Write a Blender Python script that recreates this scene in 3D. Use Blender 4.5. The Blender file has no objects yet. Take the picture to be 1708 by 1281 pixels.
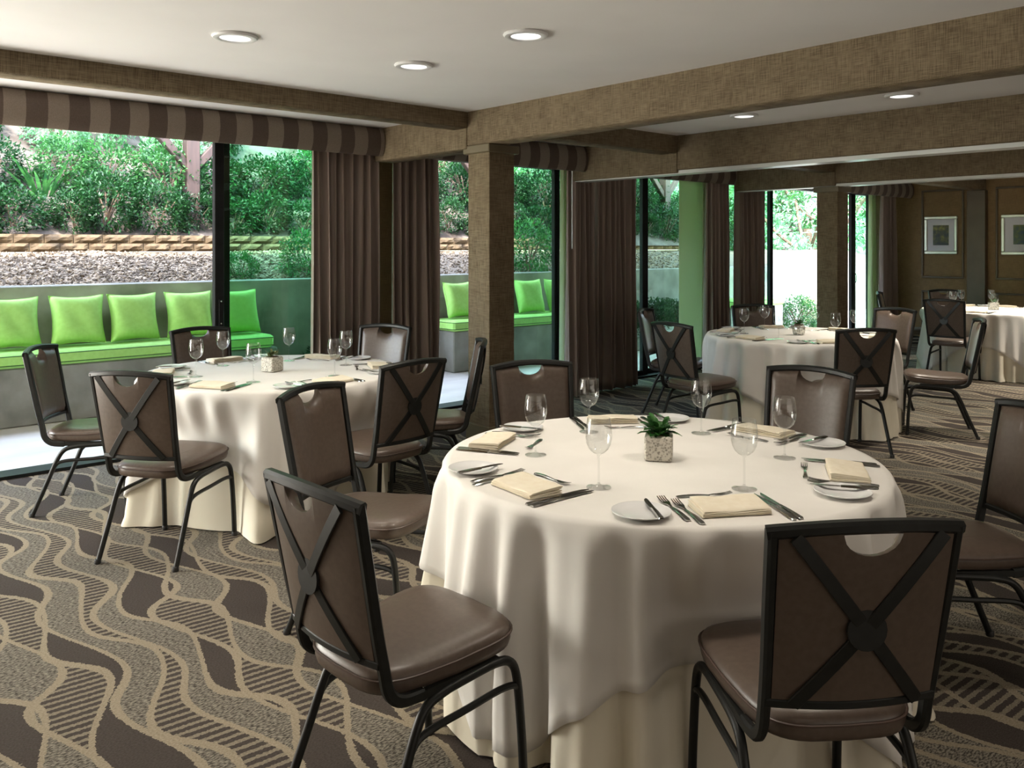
import bpy, math, random
from math import sin, cos, pi, radians, sqrt, atan2
from mathutils import Vector, Matrix, noise

# ------------------------------------------------------------------ camera, sky, sun, exposure
scene = bpy.context.scene
col = scene.collection
cam_data = bpy.data.cameras.new('camera'); cam = bpy.data.objects.new('camera', cam_data); col.objects.link(cam)
FPX, YAW, HORIZON, EYE = 1413.6, radians(48.387), 411.8, 1.5
cam.location = (0, 0, EYE); cam.rotation_euler = (pi/2, 0, YAW - pi/2)
cam_data.sensor_width = 36; cam_data.lens = FPX / 1708 * 36
cam_data.shift_y = -(640.5 - HORIZON) / 1708
cam_data.clip_start = .05; cam_data.clip_end = 300
scene.camera = cam

world = bpy.data.worlds.new('world'); scene.world = world; world.use_nodes = True
wn = world.node_tree.nodes; bg = wn['Background']
sky = wn.new('ShaderNodeTexSky'); sky.sky_type = 'NISHITA'; sky.sun_disc = False
sky.sun_elevation = radians(48); sky.sun_rotation = radians(220)
hz = wn.new('ShaderNodeMix'); hz.data_type = 'RGBA'; hz.inputs[0].default_value = .75; hz.inputs[7].default_value = (.36, .335, .295, 1)   # thin bright haze whitens the sky
world.node_tree.links.new(sky.outputs[0], hz.inputs[6]); world.node_tree.links.new(hz.outputs[2], bg.inputs[0]); bg.inputs[1].default_value = 10.5

sun_d = bpy.data.lights.new('sun', 'SUN'); sun_d.energy = 8.5; sun_d.angle = radians(1.0); sun_d.color = (1, .95, .86)
sun = bpy.data.objects.new('sun', sun_d); col.objects.link(sun)
sun.rotation_euler = Vector((.40, .42, -.82)).to_track_quat('-Z', 'Y').to_euler()

def area(name, loc, direction, sx, sy, power, color):
    d = bpy.data.lights.new(name, 'AREA'); d.shape = 'RECTANGLE'; d.size = sx; d.size_y = sy
    d.energy = power; d.color = color
    o = bpy.data.objects.new(name, d); col.objects.link(o); o.location = loc
    o.rotation_euler = Vector(direction).to_track_quat('-Z', 'Z').to_euler()
    return o
# added out-of-frame fill lights; the left and back walls have no windows
area('fill_left_end', (-2.05, 3.6, 1.2), (1, -.10, .22), 3.0, 2.1, 18, (1, .92, .83))  # added fill in front of the solid left wall
area('fill_doorway_bay', (-.98, 6.16, 1.15), (.40, -1, .12), 2.35, 2.1, 165, (1, .93, .84))  # added fill in the out-of-frame bay, stronger than its daylight
area('fill_back_end', (2.0, -4.35, 1.0), (.05, 1, 0), 6.5, 1.7, 30, (1, .90, .78))  # added fill in front of the solid back wall

vs = scene.view_settings
vs.view_transform = 'Standard'; vs.look = 'None'; vs.exposure = 0.66; vs.gamma = 1.0; vs.use_curve_mapping = False
cy = scene.cycles
cy.use_denoising = True; cy.max_bounces = 8; cy.diffuse_bounces = 4; cy.glossy_bounces = 4; cy.transparent_max_bounces = 24
cy.sample_clamp_indirect = 6; cy.caustics_reflective = False; cy.caustics_refractive = False

# ------------------------------------------------------------------ materials
def nmat(name, color=(.5, .5, .5), rough=.6, metal=0., spec=.5):
    m = bpy.data.materials.new(name); m.use_nodes = True
    b = m.node_tree.nodes['Principled BSDF']
    b.inputs['Base Color'].default_value = (*color, 1); b.inputs['Roughness'].default_value = rough
    b.inputs['Metallic'].default_value = metal; b.inputs['Specular IOR Level'].default_value = spec
    return m, m.node_tree, b
class NT:
    """small node-graph helper"""
    def __init__(s, tree): s.t = tree
    def n(s, typ, **kw):
        x = s.t.nodes.new(typ)
        for k, v in kw.items(): setattr(x, k, v)
        return x
    def l(s, a, b): s.t.links.new(a, b)
    def val(s, x, inp):
        if isinstance(x, (int, float)): inp.default_value = x
        else: s.l(x, inp)
    def math(s, op, a, b=0., c=None):
        x = s.n('ShaderNodeMath', operation=op); s.val(a, x.inputs[0]); s.val(b, x.inputs[1])
        if c is not None: s.val(c, x.inputs[2])
        return x.outputs[0]
    def mix(s, f, a, b):
        x = s.n('ShaderNodeMix', data_type='RGBA')
        s.val(f, x.inputs[0])
        for v, i in ((a, 6), (b, 7)):
            if isinstance(v, tuple): x.inputs[i].default_value = (*v, 1)
            else: s.l(v, x.inputs[i])
        return x.outputs[2]
    def coord(s, which='Object'):
        return s.n('ShaderNodeTexCoord').outputs[which]
    def mapped(s, vec, scale=(1, 1, 1), rot=(0, 0, 0)):
        x = s.n('ShaderNodeMapping'); x.inputs['Scale'].default_value = scale; x.inputs['Rotation'].default_value = rot
        s.l(vec, x.inputs[0]); return x.outputs[0]
    def noise(s, vec, scale, detail=2., rough=.5):
        x = s.n('ShaderNodeTexNoise'); x.inputs['Scale'].default_value = scale; x.inputs['Detail'].default_value = detail
        x.inputs['Roughness'].default_value = rough
        if vec is not None: s.l(vec, x.inputs['Vector'])
        return x.outputs['Fac']
    def ramp(s, f, stops):
        x = s.n('ShaderNodeValToRGB'); e = x.color_ramp.elements
        while len(e) < len(stops): e.new(.5)
        for i, (p, c) in enumerate(stops): e[i].position = p; e[i].color = (*c, 1)
        s.l(f, x.inputs[0]); return x.outputs[0]
    def bump(s, h, bsdf, strength=.3, dist=.01):
        x = s.n('ShaderNodeBump'); x.inputs['Strength'].default_value = strength; x.inputs['Distance'].default_value = dist
        s.l(h, x.inputs['Height']); s.l(x.outputs[0], bsdf.inputs['Normal'])

def noisy(name, c1, c2, scale, rough=.7, detail=3., bump=.0, dist=.01, metal=0., spec=.5, coord='Object', stretch=(1, 1, 1), lo=.35, hi=.65):
    m, t, b = nmat(name, c1, rough, metal, spec); g = NT(t)
    f = g.noise(g.mapped(g.coord(coord), stretch), scale, detail)
    g.l(g.ramp(f, [(lo, c1), (hi, c2)]), b.inputs['Base Color'])
    if bump: g.bump(f, b, bump, dist)
    return m

def linen(name, c1, c2):
    m, t, b = nmat(name, c1, .78, 0, .25); g = NT(t); co = g.coord()
    f1 = g.noise(g.mapped(co, (14, 14, 330)), 1., 3.); f2 = g.noise(g.mapped(co, (260, 260, 12)), 1., 3.)
    f3 = g.noise(co, 9., 3.)
    f = g.math('ADD', g.math('MULTIPLY', g.math('ADD', f1, f2), .42), g.math('MULTIPLY', f3, .16))
    g.l(g.ramp(f, [(.38, c1), (.60, c2)]), b.inputs['Base Color']); g.bump(f, b, .25, .004)
    return m

M = {}
M['linen'] = linen('linen_wallcovering', (.088, .064, .036), (.225, .175, .110))
M['ceiling'] = noisy('ceiling_paint', (.80, .785, .775), (.83, .815, .805), 2., .9)
M['wall'] = linen('brown_wallcovering', (.165, .108, .048), (.245, .165, .078))
M['moulding'] = noisy('moulding_paint', (.09, .065, .035), (.11, .08, .045), 5., .45)
M['capital'] = noisy('capital_paint', (.13, .105, .06), (.16, .13, .08), 6., .4)
M['soffit'] = noisy('soffit_paint', (.62, .64, .62), (.68, .70, .68), 4., .28)
M['leather'] = noisy('brown_leather', (.090, .065, .050), (.108, .079, .062), 60., .36, 4., .10, .002)
M['welt'] = noisy('leather_piping', (.07, .045, .035), (.08, .05, .04), 40., .4)
M['frame'] = noisy('dark_metal', (.009, .010, .009), (.014, .015, .014), 30., .40, spec=.35)
M['foot'] = noisy('rubber_glide', (.01, .01, .01), (.015, .015, .015), 20., .6)
M['cloth'] = noisy('ivory_cloth', (.80, .775, .735), (.835, .81, .77), 5., .85, 2., spec=.15)
M['undercloth'] = noisy('cream_cloth', (.76, .71, .58), (.80, .75, .63), 5., .85, 2., spec=.15)
M['napkin'] = noisy('napkin_cotton', (.80, .72, .57), (.84, .77, .63), 40., .9, 2., .1, .001, spec=.1)
M['china'] = noisy('white_china', (.80, .80, .80), (.84, .84, .84), 4., .12)
M['steel'] = noisy('polished_steel', (.42, .42, .41), (.52, .52, .51), 12., .17, metal=1.)
M['wood'] = noisy('plywood', (.35, .24, .13), (.42, .30, .17), 6., .6)
M['metal_leg'] = noisy('grey_metal', (.25, .25, .25), (.3, .3, .3), 10., .4, metal=1.)
M['curtain'] = noisy('brown_curtain', (.25, .192, .162), (.32, .25, .215), 3., .6, 3., spec=.3, stretch=(1, 1, .2))
M['black'] = noisy('black_anodised', (.006, .0065, .007), (.010, .011, .012), 10., .5, spec=.25)
M['concrete'] = noisy('concrete', (.15, .145, .12), (.36, .35, .305), 2.6, .8, 6., .3, .01, lo=.3, hi=.7)
M['patio'] = noisy('patio_stone', (.60, .55, .48), (.72, .67, .60), 2.5, .55, 5., .1, .004, stretch=(.6, 1.6, 1))
M['green'] = noisy('green_canvas', (.40, .74, .19), (.44, .79, .22), 30., .8, 2., spec=.2)
M['green_dark'] = noisy('green_cord', (.05, .16, .03), (.06, .19, .035), 30., .8)
M['stone'] = noisy('tan_stone', (.060, .038, .018), (.165, .112, .056), 9., .9, 6., .8, .02, lo=.3, hi=.7)
M['gravel'] = noisy('gravel_bed', (.085, .062, .040), (.19, .145, .10), 45., .9, 3., .6, .02)
M['pebble'] = noisy('pebble', (.10, .072, .045), (.32, .25, .175), 13., .9, 1., lo=.42, hi=.58)
M['soil'] = noisy('mulch', (.035, .024, .017), (.15, .125, .105), 2.2, .95, 8., .7, .05, lo=.35, hi=.62)
M['post'] = noisy('stained_timber', (.040, .023, .017), (.060, .034, .025), 3., .7, 4., stretch=(8, 8, .6))
M['roof'] = noisy('roof_boards', (.30, .26, .21), (.36, .31, .25), 2., .8)
M['white_wall'] = noisy('white_stucco', (.74, .73, .70), (.82, .81, .78), 4., .85, 4., .1, .004)
M['siding'] = noisy('white_siding', (.70, .71, .70), (.78, .79, .78), 6., .7)
M['shadow_siding'] = noisy('teal_shadow_siding', (.05, .11, .11), (.07, .15, .145), 6., .7)  # dark teal stands for the shadows on a white clapboard wall
M['bark'] = noisy('pale_bark', (.40, .36, .31), (.62, .58, .52), 6., .9, 4., stretch=(4, 4, .8))
M['stem'] = noisy('brown_bark', (.10, .065, .04), (.16, .11, .07), 8., .9)
M['light_trim'] = noisy('downlight_trim', (.70, .70, .70), (.74, .74, .74), 4., .45)
M['pot'] = None

def leafmat(name, stops, scale=6., trans=.35, rough=.42):
    m, t, b = nmat(name, stops[0][1], rough, 0, .4); g = NT(t)
    f = g.noise(g.coord(), scale, 2., .6); c = g.ramp(f, stops); g.l(c, b.inputs['Base Color'])
    tr = g.n('ShaderNodeBsdfTranslucent'); g.l(c, tr.inputs[0])
    mx = g.n('ShaderNodeMixShader'); mx.inputs[0].default_value = trans
    g.l(b.outputs[0], mx.inputs[1]); g.l(tr.outputs[0], mx.inputs[2]); g.l(mx.outputs[0], t.nodes['Material Output'].inputs[0])
    return m
M['leaf_dark'] = leafmat('dark_leaf', [(.35, (.006, .032, .009)), (.65, (.026, .105, .025))])  # leaf colour also holds the shade of the lower shrub rows
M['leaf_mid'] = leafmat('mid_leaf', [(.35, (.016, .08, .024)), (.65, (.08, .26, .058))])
M['leaf_light'] = leafmat('light_leaf', [(.35, (.10, .31, .15)), (.65, (.38, .66, .36))])  # sunlit teal-white of the upper slope is put into this colour
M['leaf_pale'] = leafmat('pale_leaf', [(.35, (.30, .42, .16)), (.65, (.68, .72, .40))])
M['leaf_pot'] = leafmat('houseplant_leaf', [(.35, (.012, .060, .015)), (.65, (.05, .17, .035))], 18., .15, .3)
M['leaf_succulent'] = leafmat('succulent_leaf', [(.35, (.05, .09, .03)), (.65, (.20, .20, .07))], 25., .15, .4)

def thin_glass(name, tint, gloss_lo, gloss_hi, power, rough=.0):
    m = bpy.data.materials.new(name); m.use_nodes = True; t = m.node_tree; g = NT(t)
    t.nodes.remove(t.nodes['Principled BSDF'])
    tr = g.n('ShaderNodeBsdfTransparent'); tr.inputs[0].default_value = (*tint, 1)
    gl = g.n('ShaderNodeBsdfGlossy'); gl.inputs['Roughness'].default_value = rough; gl.inputs[0].default_value = (1, 1, 1, 1)
    lw = g.n('ShaderNodeLayerWeight'); lw.inputs[0].default_value = .5
    f = g.math('ADD', g.math('MULTIPLY', g.math('POWER', lw.outputs['Facing'], power), gloss_hi), gloss_lo)
    mx = g.n('ShaderNodeMixShader'); g.l(f, mx.inputs[0]); g.l(tr.outputs[0], mx.inputs[1]); g.l(gl.outputs[0], mx.inputs[2])
    g.l(mx.outputs[0], t.nodes['Material Output'].inputs[0])
    return m
M['pane'] = thin_glass('tinted_glazing', (.80, .975, .885), .035, .5, 4.)
M['glass'] = thin_glass('wine_glass', (.965, .97, .968), .045, .95, 4.5, .03)
M['votive'] = thin_glass('clear_glass', (.93, .94, .93), .06, .6, 2.5, .03)

def emissive(name, color, strength):
    m = bpy.data.materials.new(name); m.use_nodes = True; t = m.node_tree; g = NT(t)
    t.nodes.remove(t.nodes['Principled BSDF'])
    e = g.n('ShaderNodeEmission'); e.inputs[0].default_value = (*color, 1); e.inputs[1].default_value = strength
    g.l(e.outputs[0], t.nodes['Material Output'].inputs[0]); return m
M['lamp'] = emissive('lamp_lens', (1, .98, .95), 1.1)

def stripes():
    m, t, b = nmat('striped_fabric', (.1, .08, .06), .75, 0, .25); g = NT(t); co = g.coord()
    x = g.n('ShaderNodeSeparateXYZ'); g.l(co, x.inputs[0])
    f = g.math('LESS_THAN', g.math('FRACT', g.math('MULTIPLY', x.outputs[0], 1/.245)), .5)
    n = g.noise(g.mapped(co, (150, 150, 150)), 1., 2.)
    a = g.ramp(n, [(.3, (.205, .165, .130)), (.7, (.245, .20, .16))]); d = g.ramp(n, [(.3, (.090, .066, .052)), (.7, (.110, .082, .066))])
    g.l(g.mix(f, a, d), b.inputs['Base Color']); return m
M['stripes'] = stripes()

def sheer():
    m, t, b = nmat('sheer_voile', (.70, .68, .52), .9, 0, .1); g = NT(t)
    tr = g.n('ShaderNodeBsdfTranslucent'); tr.inputs[0].default_value = (.78, .78, .52, 1)
    tp = g.n('ShaderNodeBsdfTransparent')
    mx = g.n('ShaderNodeMixShader'); mx.inputs[0].default_value = .55
    g.l(b.outputs[0], mx.inputs[1]); g.l(tr.outputs[0], mx.inputs[2])
    m2 = g.n('ShaderNodeMixShader'); m2.inputs[0].default_value = .18
    g.l(mx.outputs[0], m2.inputs[1]); g.l(tp.outputs[0], m2.inputs[2]); g.l(m2.outputs[0], t.nodes['Material Output'].inputs[0])
    return m
M['sheer'] = sheer()

def pot_mat(name, c1, c2, scale, rough, metal):
    m, t, b = nmat(name, c1, rough, metal); g = NT(t); v = g.n('ShaderNodeTexVoronoi'); v.inputs['Scale'].default_value = scale
    g.l(g.coord(), v.inputs['Vector']); n = g.noise(g.coord(), scale * .7, 3.)
    f = g.math('ADD', g.math('MULTIPLY', v.outputs['Distance'], .7), g.math('MULTIPLY', n, .6))
    g.l(g.ramp(f, [(.35, c1), (.75, c2)]), b.inputs['Base Color']); g.bump(f, b, .8, .004); return m
M['pot'] = pot_mat('textured_stone_pot', (.20, .18, .15), (.58, .55, .48), 130., .5, .25)
M['mercury'] = pot_mat('mercury_glass', (.25, .25, .22), (.75, .75, .68), 60., .22, .6)

def carpet():
    m, t, b = nmat('patterned_carpet', (.2, .2, .2), .95, 0, .1); g = NT(t); co = g.coord()
    warp = g.n('ShaderNodeTexNoise'); warp.inputs['Scale'].default_value = 1.3; warp.inputs['Detail'].default_value = 1.
    g.l(co, warp.inputs['Vector'])
    wv = g.n('ShaderNodeVectorMath', operation='MULTIPLY_ADD'); g.l(warp.outputs['Color'], wv.inputs[0])
    wv.inputs[1].default_value = (.07, .12, 0); g.l(co, wv.inputs[2])
    fuzz = g.n('ShaderNodeTexNoise'); fuzz.inputs['Scale'].default_value = 95.; fuzz.inputs['Detail'].default_value = 1.
    g.l(co, fuzz.inputs['Vector'])
    wv2 = g.n('ShaderNodeVectorMath', operation='MULTIPLY_ADD'); g.l(fuzz.outputs['Color'], wv2.inputs[0])
    wv2.inputs[1].default_value = (.017, .017, 0); g.l(wv.outputs[0], wv2.inputs[2])
    s = g.n('ShaderNodeSeparateXYZ'); g.l(wv2.outputs[0], s.inputs[0]); X, Y = s.outputs[0], s.outputs[1]
    S = .19
    ph = g.math('MULTIPLY', Y, 2*pi/.82)
    # two families of wavy lines running across the room; neighbours meet and form leaf-shaped cells
    def fam(ph_off, kx, amp, k2, amp2, off):
        a = g.math('SINE', g.math('ADD', ph, g.math('MULTIPLY_ADD', X, kx, ph_off)))
        a2 = g.math('SINE', g.math('MULTIPLY_ADD', Y, k2, g.math('MULTIPLY', X, kx*1.7)))
        u = g.math('MULTIPLY', X, 1/S)
        return g.math('ADD', g.math('ADD', u, off), g.math('ADD', g.math('MULTIPLY', a, amp), g.math('MULTIPLY', a2, amp2)))
    a = fam(0., 4.3, .34, 3.3, .16, 0.); c = fam(2.6, -3.9, .37, -4.1, .16, .42)
    def line(f, w):
        d = g.math('ABSOLUTE', g.math('SUBTRACT', g.math('FRACT', g.math('ADD', f, .5)), .5)); return g.math('LESS_THAN', d, w)
    band = g.math('MAXIMUM', line(a, .068), line(c, .068))
    cv = g.n('ShaderNodeCombineXYZ'); g.l(g.math('FLOOR', a), cv.inputs[0]); g.l(g.math('FLOOR', c), cv.inputs[1])
    wn_ = g.n('ShaderNodeTexWhiteNoise', noise_dimensions='3D'); g.l(cv.outputs[0], wn_.inputs['Vector']); h = wn_.outputs['Value']
    so = g.n('ShaderNodeSeparateXYZ'); g.l(co, so.inputs[0]); hy_ = g.math('ADD', g.math('MULTIPLY_ADD', so.outputs[0], .06, so.outputs[1]), g.math('MULTIPLY', fuzz.outputs['Fac'], .014))
    hatch = g.math('LESS_THAN', g.math('FRACT', g.math('MULTIPLY', hy_, 1/.037)), .56)
    pile = g.noise(g.mapped(co, (130, 210, 1)), 1., 3.)
    tan = g.ramp(pile, [(.3, (.185, .153, .108)), (.7, (.29, .25, .188))])
    dark = g.ramp(pile, [(.3, (.038, .031, .027)), (.7, (.064, .053, .047))])
    heather = g.noise(g.mapped(co, (75, 190, 1)), 1., 3.)
    light = g.ramp(heather, [(.40, (.048, .042, .035)), (.60, (.215, .195, .16))])
    lighth = g.ramp(pile, [(.3, (.14, .118, .088)), (.7, (.23, .20, .155))])
    hc = g.mix(hatch, lighth, dark)
    fill = g.mix(g.math('GREATER_THAN', h, .34), dark, g.mix(g.math('GREATER_THAN', h, .68), hc, light))
    g.l(g.mix(band, fill, tan), b.inputs['Base Color']); g.bump(pile, b, .5, .004)
    return m
M['carpet'] = carpet()

def picture_mat(name, stops, scale):
    m, t, b = nmat(name, stops[0][1], .4); g = NT(t)
    f = g.noise(g.coord(), scale, 4., .6); g.l(g.ramp(f, stops), b.inputs['Base Color']); return m
M['photo_a'] = picture_mat('leaf_photo', [(.38, (.006, .007, .004)), (.5, (.05, .045, .006)), (.66, (.26, .22, .02))], 9.)
M['photo_b'] = picture_mat('garden_photo', [(.36, (.012, .035, .06)), (.5, (.06, .09, .03)), (.62, (.16, .17, .03)), (.74, (.45, .50, .52))], 8.)
M['silver'] = noisy('silver_frame', (.55, .54, .46), (.66, .65, .56), 6., .3, metal=.6)
M['mat'] = noisy('mat_board', (.66, .64, .68), (.70, .68, .72), 5., .9)

# ------------------------------------------------------------------ geometry helpers
class MB:
    def __init__(s): s.v = []; s.f = []
    def add(s, vs_, fs, mat=None):
        o = len(s.v)
        s.v += [tuple(mat @ Vector(p)) if mat else tuple(p) for p in vs_]
        s.f += [tuple(i + o for i in f) for f in fs]; return s
    def box(s, x0, x1, y0, y1, z0, z1, bev=0., mat=None):
        if bev <= 0:
            return s.add([(x, y, z) for z in (z0, z1) for y in (y0, y1) for x in (x0, x1)],
                         [(0, 2, 3, 1), (4, 5, 7, 6), (0, 1, 5, 4), (1, 3, 7, 5), (3, 2, 6, 7), (2, 0, 4, 6)], mat)
        b = bev
        ring = lambda i, z: [(x0+i+b, y0+i, z), (x1-i-b, y0+i, z), (x1-i, y0+i+b, z), (x1-i, y1-i-b, z), (x1-i-b, y1-i, z), (x0+i+b, y1-i, z), (x0+i, y1-i-b, z), (x0+i, y0+i+b, z)]
        return s.rings([ring(b, z0), ring(0, z0+b), ring(0, z1-b), ring(b, z1)], True, True, mat)
    def rings(s, R, cap0=True, cap1=True, mat=None, closed=True):
        n = len(R[0]); V = [p for r in R for p in r]; F = []
        for i in range(len(R)-1):
            for j in range(n if closed else n-1):
                k = (j+1) % n; F.append((i*n+j, i*n+k, (i+1)*n+k, (i+1)*n+j))
        if cap0: F.append(tuple(reversed(range(n))))
        if cap1: F.append(tuple(range((len(R)-1)*n, len(R)*n)))
        return s.add(V, F, mat)
    def lathe(s, prof, n=24, mat=None, cap=True):
        return s.rings([[(r*cos(2*pi*j/n), r*sin(2*pi*j/n), z) for j in range(n)] for r, z in prof], cap, cap, mat)
    def sweep(s, path, prof, side=None, closed=False, mat=None):
        P = [Vector(p) for p in path]; n = len(P); R = []
        t0 = (P[1]-P[0]).normalized()
        sd = Vector(side) if side else (Vector((0, 0, 1)).cross(t0) if abs(t0.z) < .95 else Vector((1, 0, 0)))
        for i in range(n):
            t = (P[(i+1) % n]-P[i-1]) if closed else (P[min(i+1, n-1)]-P[max(i-1, 0)])
            t.normalize(); sd = (sd - t*sd.dot(t)).normalized(); up = t.cross(sd)
            R.append([P[i] + sd*a + up*b for a, b in prof])
        if closed: R.append(R[0])
        return s.rings(R, not closed, not closed, mat)
    def grid(s, fn, nu, nv, mat=None, wrap=False):
        V = [fn(i/(nu if wrap else nu-1), j/(nv-1)) for j in range(nv) for i in range(nu)]; F = []
        for j in range(nv-1):
            for i in range(nu if wrap else nu-1):
                k = (i+1) % nu; F.append((j*nu+i, j*nu+k, (j+1)*nu+k, (j+1)*nu+i))
        return s.add(V, F, mat)
    def mesh(s, name, m, smooth=True, angle=38):
        me = bpy.data.meshes.new(name); me.from_pydata([tuple(p) for p in s.v], [], s.f); me.update()
        if smooth:
            me.polygons.foreach_set('use_smooth', [True]*len(me.polygons)); me.set_sharp_from_angle(angle=radians(angle))
        me.materials.append(m); return me
    def build(s, name, m, parent=None, smooth=True, angle=38):
        return put(name, s.mesh(name, M[m] if isinstance(m, str) else m, smooth, angle), parent)
def put(name, me, parent=None, loc=(0, 0, 0), rz=0.):
    o = bpy.data.objects.new(name, me); col.objects.link(o); o.location = loc; o.rotation_euler = (0, 0, rz)
    if parent is not None: o.parent = parent
    return o
def tag(o, label=None, cat=None, group=None, kind=None):
    for k, v in (('label', label), ('category', cat), ('group', group), ('kind', kind)):
        if v: o[k] = v
    return o
def empty(name, loc=(0, 0, 0), rz=0.):
    o = bpy.data.objects.new(name, None); col.objects.link(o); o.location = loc; o.rotation_euler = (0, 0, rz); o.empty_display_size = .1
    return o
def copy_tree(o, parent=None):
    c = o.copy(); col.objects.link(c); c.parent = parent
    for ch in list(o.children): copy_tree(ch, c)
    return c
def place(proto, used, loc, rz, label, group=None):
    o = copy_tree(proto) if used else proto
    o.location = loc; o.rotation_euler = (0, 0, rz); o['label'] = label
    if group: o['group'] = group
    return o
def circ(r, n=8): return [(r*cos(2*pi*i/n), r*sin(2*pi*i/n)) for i in range(n)]
def rect(a, b, c=.25):
    x, y = a/2, b/2; k = min(a, b)*c
    return [(x-k, -y), (x, -y+k), (x, y-k), (x-k, y), (-x+k, y), (-x, y-k), (-x, -y+k), (-x+k, -y)]
def smooth_path(pts, n=5):
    P = [Vector(p) for p in pts]; P = [2*P[0]-P[1]] + P + [2*P[-1]-P[-2]]; out = []
    for i in range(1, len(P)-2):
        a, b, c, d = P[i-1:i+3]
        for k in range(n):
            t = k/n; out.append(.5*((2*b)+(c-a)*t+(2*a-5*b+4*c-d)*t*t+(3*b-a-3*c+d)*t**3))
    out.append(P[-2]); return out
def sstep(a, b, x):
    t = min(1, max(0, (x-a)/(b-a))); return t*t*(3-2*t)
def struct(o): o['kind'] = 'structure'; return o
def bx(name, m, x0, x1, y0, y1, z0, z1, parent=None, bev=0.):
    return MB().box(x0, x1, y0, y1, z0, z1, bev).build(name, m, parent, bev > 0)
RT = lambda x, y, z: Matrix.Translation((x, y, z))

# ------------------------------------------------------------------ the room
HC = 2.48; YW = 6.35; XE = 13.3; XL = -2.2; YB = -4.5
XA, XB, XC = 3.85, 6.05, 8.87
struct(MB().box(XL, XE, YB, 6.24, -.12, 0).build('floor', 'carpet', smooth=False))
struct(bx('ceiling', 'ceiling', XL-.3, XE+.3, YB-.2, YW+.25, HC, HC+.25))
struct(bx('wall_end', 'wall', XE, XE+.12, YB, YW-.02, 0, HC))
struct(bx('wall_back', 'wall', XL, XE, YB-.15, YB, 0, HC))
wl = struct(bx('wall_left', 'wall', XL-.15, XL, YB, YW+.1, 0, HC))
struct(bx('baseboard_end', 'moulding', XE-.02, XE, YB, YW-.1, 0, .13))
struct(bx('wall_window_header', 'wall', XL, XE, YW-.05, YW+.12, 2.35, HC))
struct(bx('trim_threshold', 'black', XL, XE, 6.24, 6.42, -.12, .022))

def beam(name, m, *b): return struct(bx(name, m, *b, bev=.006))
ba = beam('beam', 'linen', XA, XA+.18, YB, 4.83, 2.235, HC+.02)
bb = beam('beam', 'linen', XB, XB+.19, YB, 4.62, 2.178, HC+.02)
bc = beam('beam', 'linen', XC, XC+.19, YB, 4.62, 2.20, HC+.02)
for b_, x0, w, z in ((ba, XA, .18, 2.235), (bb, XB, .19, 2.178), (bc, XC, .19, 2.20)):
    bx('stub', 'linen', x0-.006, x0+w+.006, 4.62 if b_ is not ba else 4.83, 6.06 if b_ is ba else 5.90, z-.025, HC+.02, b_, .006)
bx('soffit_strip', 'soffit', XB+.02, XB+.17, YB, 5.89, 2.145, 2.176, bb)
bx('soffit_strip', 'soffit', XC+.02, XC+.17, YB, 5.89, 2.168, 2.198, bc)
beam('beam', 'linen', XL, XA, 4.82, 4.98, 2.363, HC+.02)
beam('beam', 'linen', XA+.18, XB, 4.62, 4.80, 2.325, HC+.02)
beam('beam', 'linen', XB+.19, XC, 4.62, 4.80, 2.325, HC+.02)
beam('beam', 'linen', XC+.19, XE, 4.62, 4.80, 2.325, HC+.02)
def column(x, y, w, ztop, label_m='linen'):
    c = struct(bx('column', label_m, x, x+w, y, y+w, 0, ztop, bev=.004))
    k = .028; bx('capital', 'capital', x-k, x+w+k, y-k, y+w+k, ztop-.058, ztop+.004, c, .006)
    k = .014; bx('plinth', 'capital', x-k, x+w+k, y-k, y+w+k, 0, .22, c, .006)
    return c
column(XA+.03, 4.612, .24, 2.232); column(8.90, 4.61, .245, 2.166)
struct(bx('trim_pilaster', 'moulding', XE-.1, XE, 4.60, 4.85, 0, 2.32, bev=.004))

# panel mouldings and pictures on the end wall
def moulding(y0, y1, z0, z1):
    t = .028; b = MB()
    for a in ((y0, y1, z0, z0+t), (y0, y1, z1-t, z1), (y0, y0+t, z0+t, z1-t), (y1-t, y1, z0+t, z1-t)):
        b.box(XE-.022, XE, *a, .006)
    return struct(b.build('trim_panel_moulding', 'moulding', None))
moulding(4.92, 5.53, 1.03, 2.36); moulding(4.92, 5.53, .2, .84); moulding(3.0, 4.49, 1.03, 2.36); moulding(3.0, 4.49, .2, .84)
def picture(y0, y1, z0, z1, my, mz, photo, label):
    e = empty('framed_picture', (XE, (y0+y1)/2, z0)); h, w = z1-z0, (y1-y0)/2; t = .045
    fr = MB()
    for a in ((-w, w, 0, t), (-w, w, h-t, h), (-w, -w+t, t, h-t), (w-t, w, t, h-t)): fr.box(-.035, -.002, *a, .008)
    fr.build('frame', 'silver', e)
    bx('mat_board', 'mat', -.014, -.003, -w+t*.8, w-t*.8, t*.8, h-t*.8, e)
    bx('print', photo, -.0165, -.0135, -w+my, w-my, mz, h-mz, e)
    return tag(e, label, 'picture')
picture(5.008, 5.484, 1.39, 1.96, .125, .135, 'photo_a', 'small silver framed upright leaf photograph on the brown end wall beside the curtain')
picture(3.80, 4.415, 1.385, 1.96, .155, .15, 'photo_b', 'wider silver framed garden photograph on the brown end wall past the pilaster')

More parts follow.
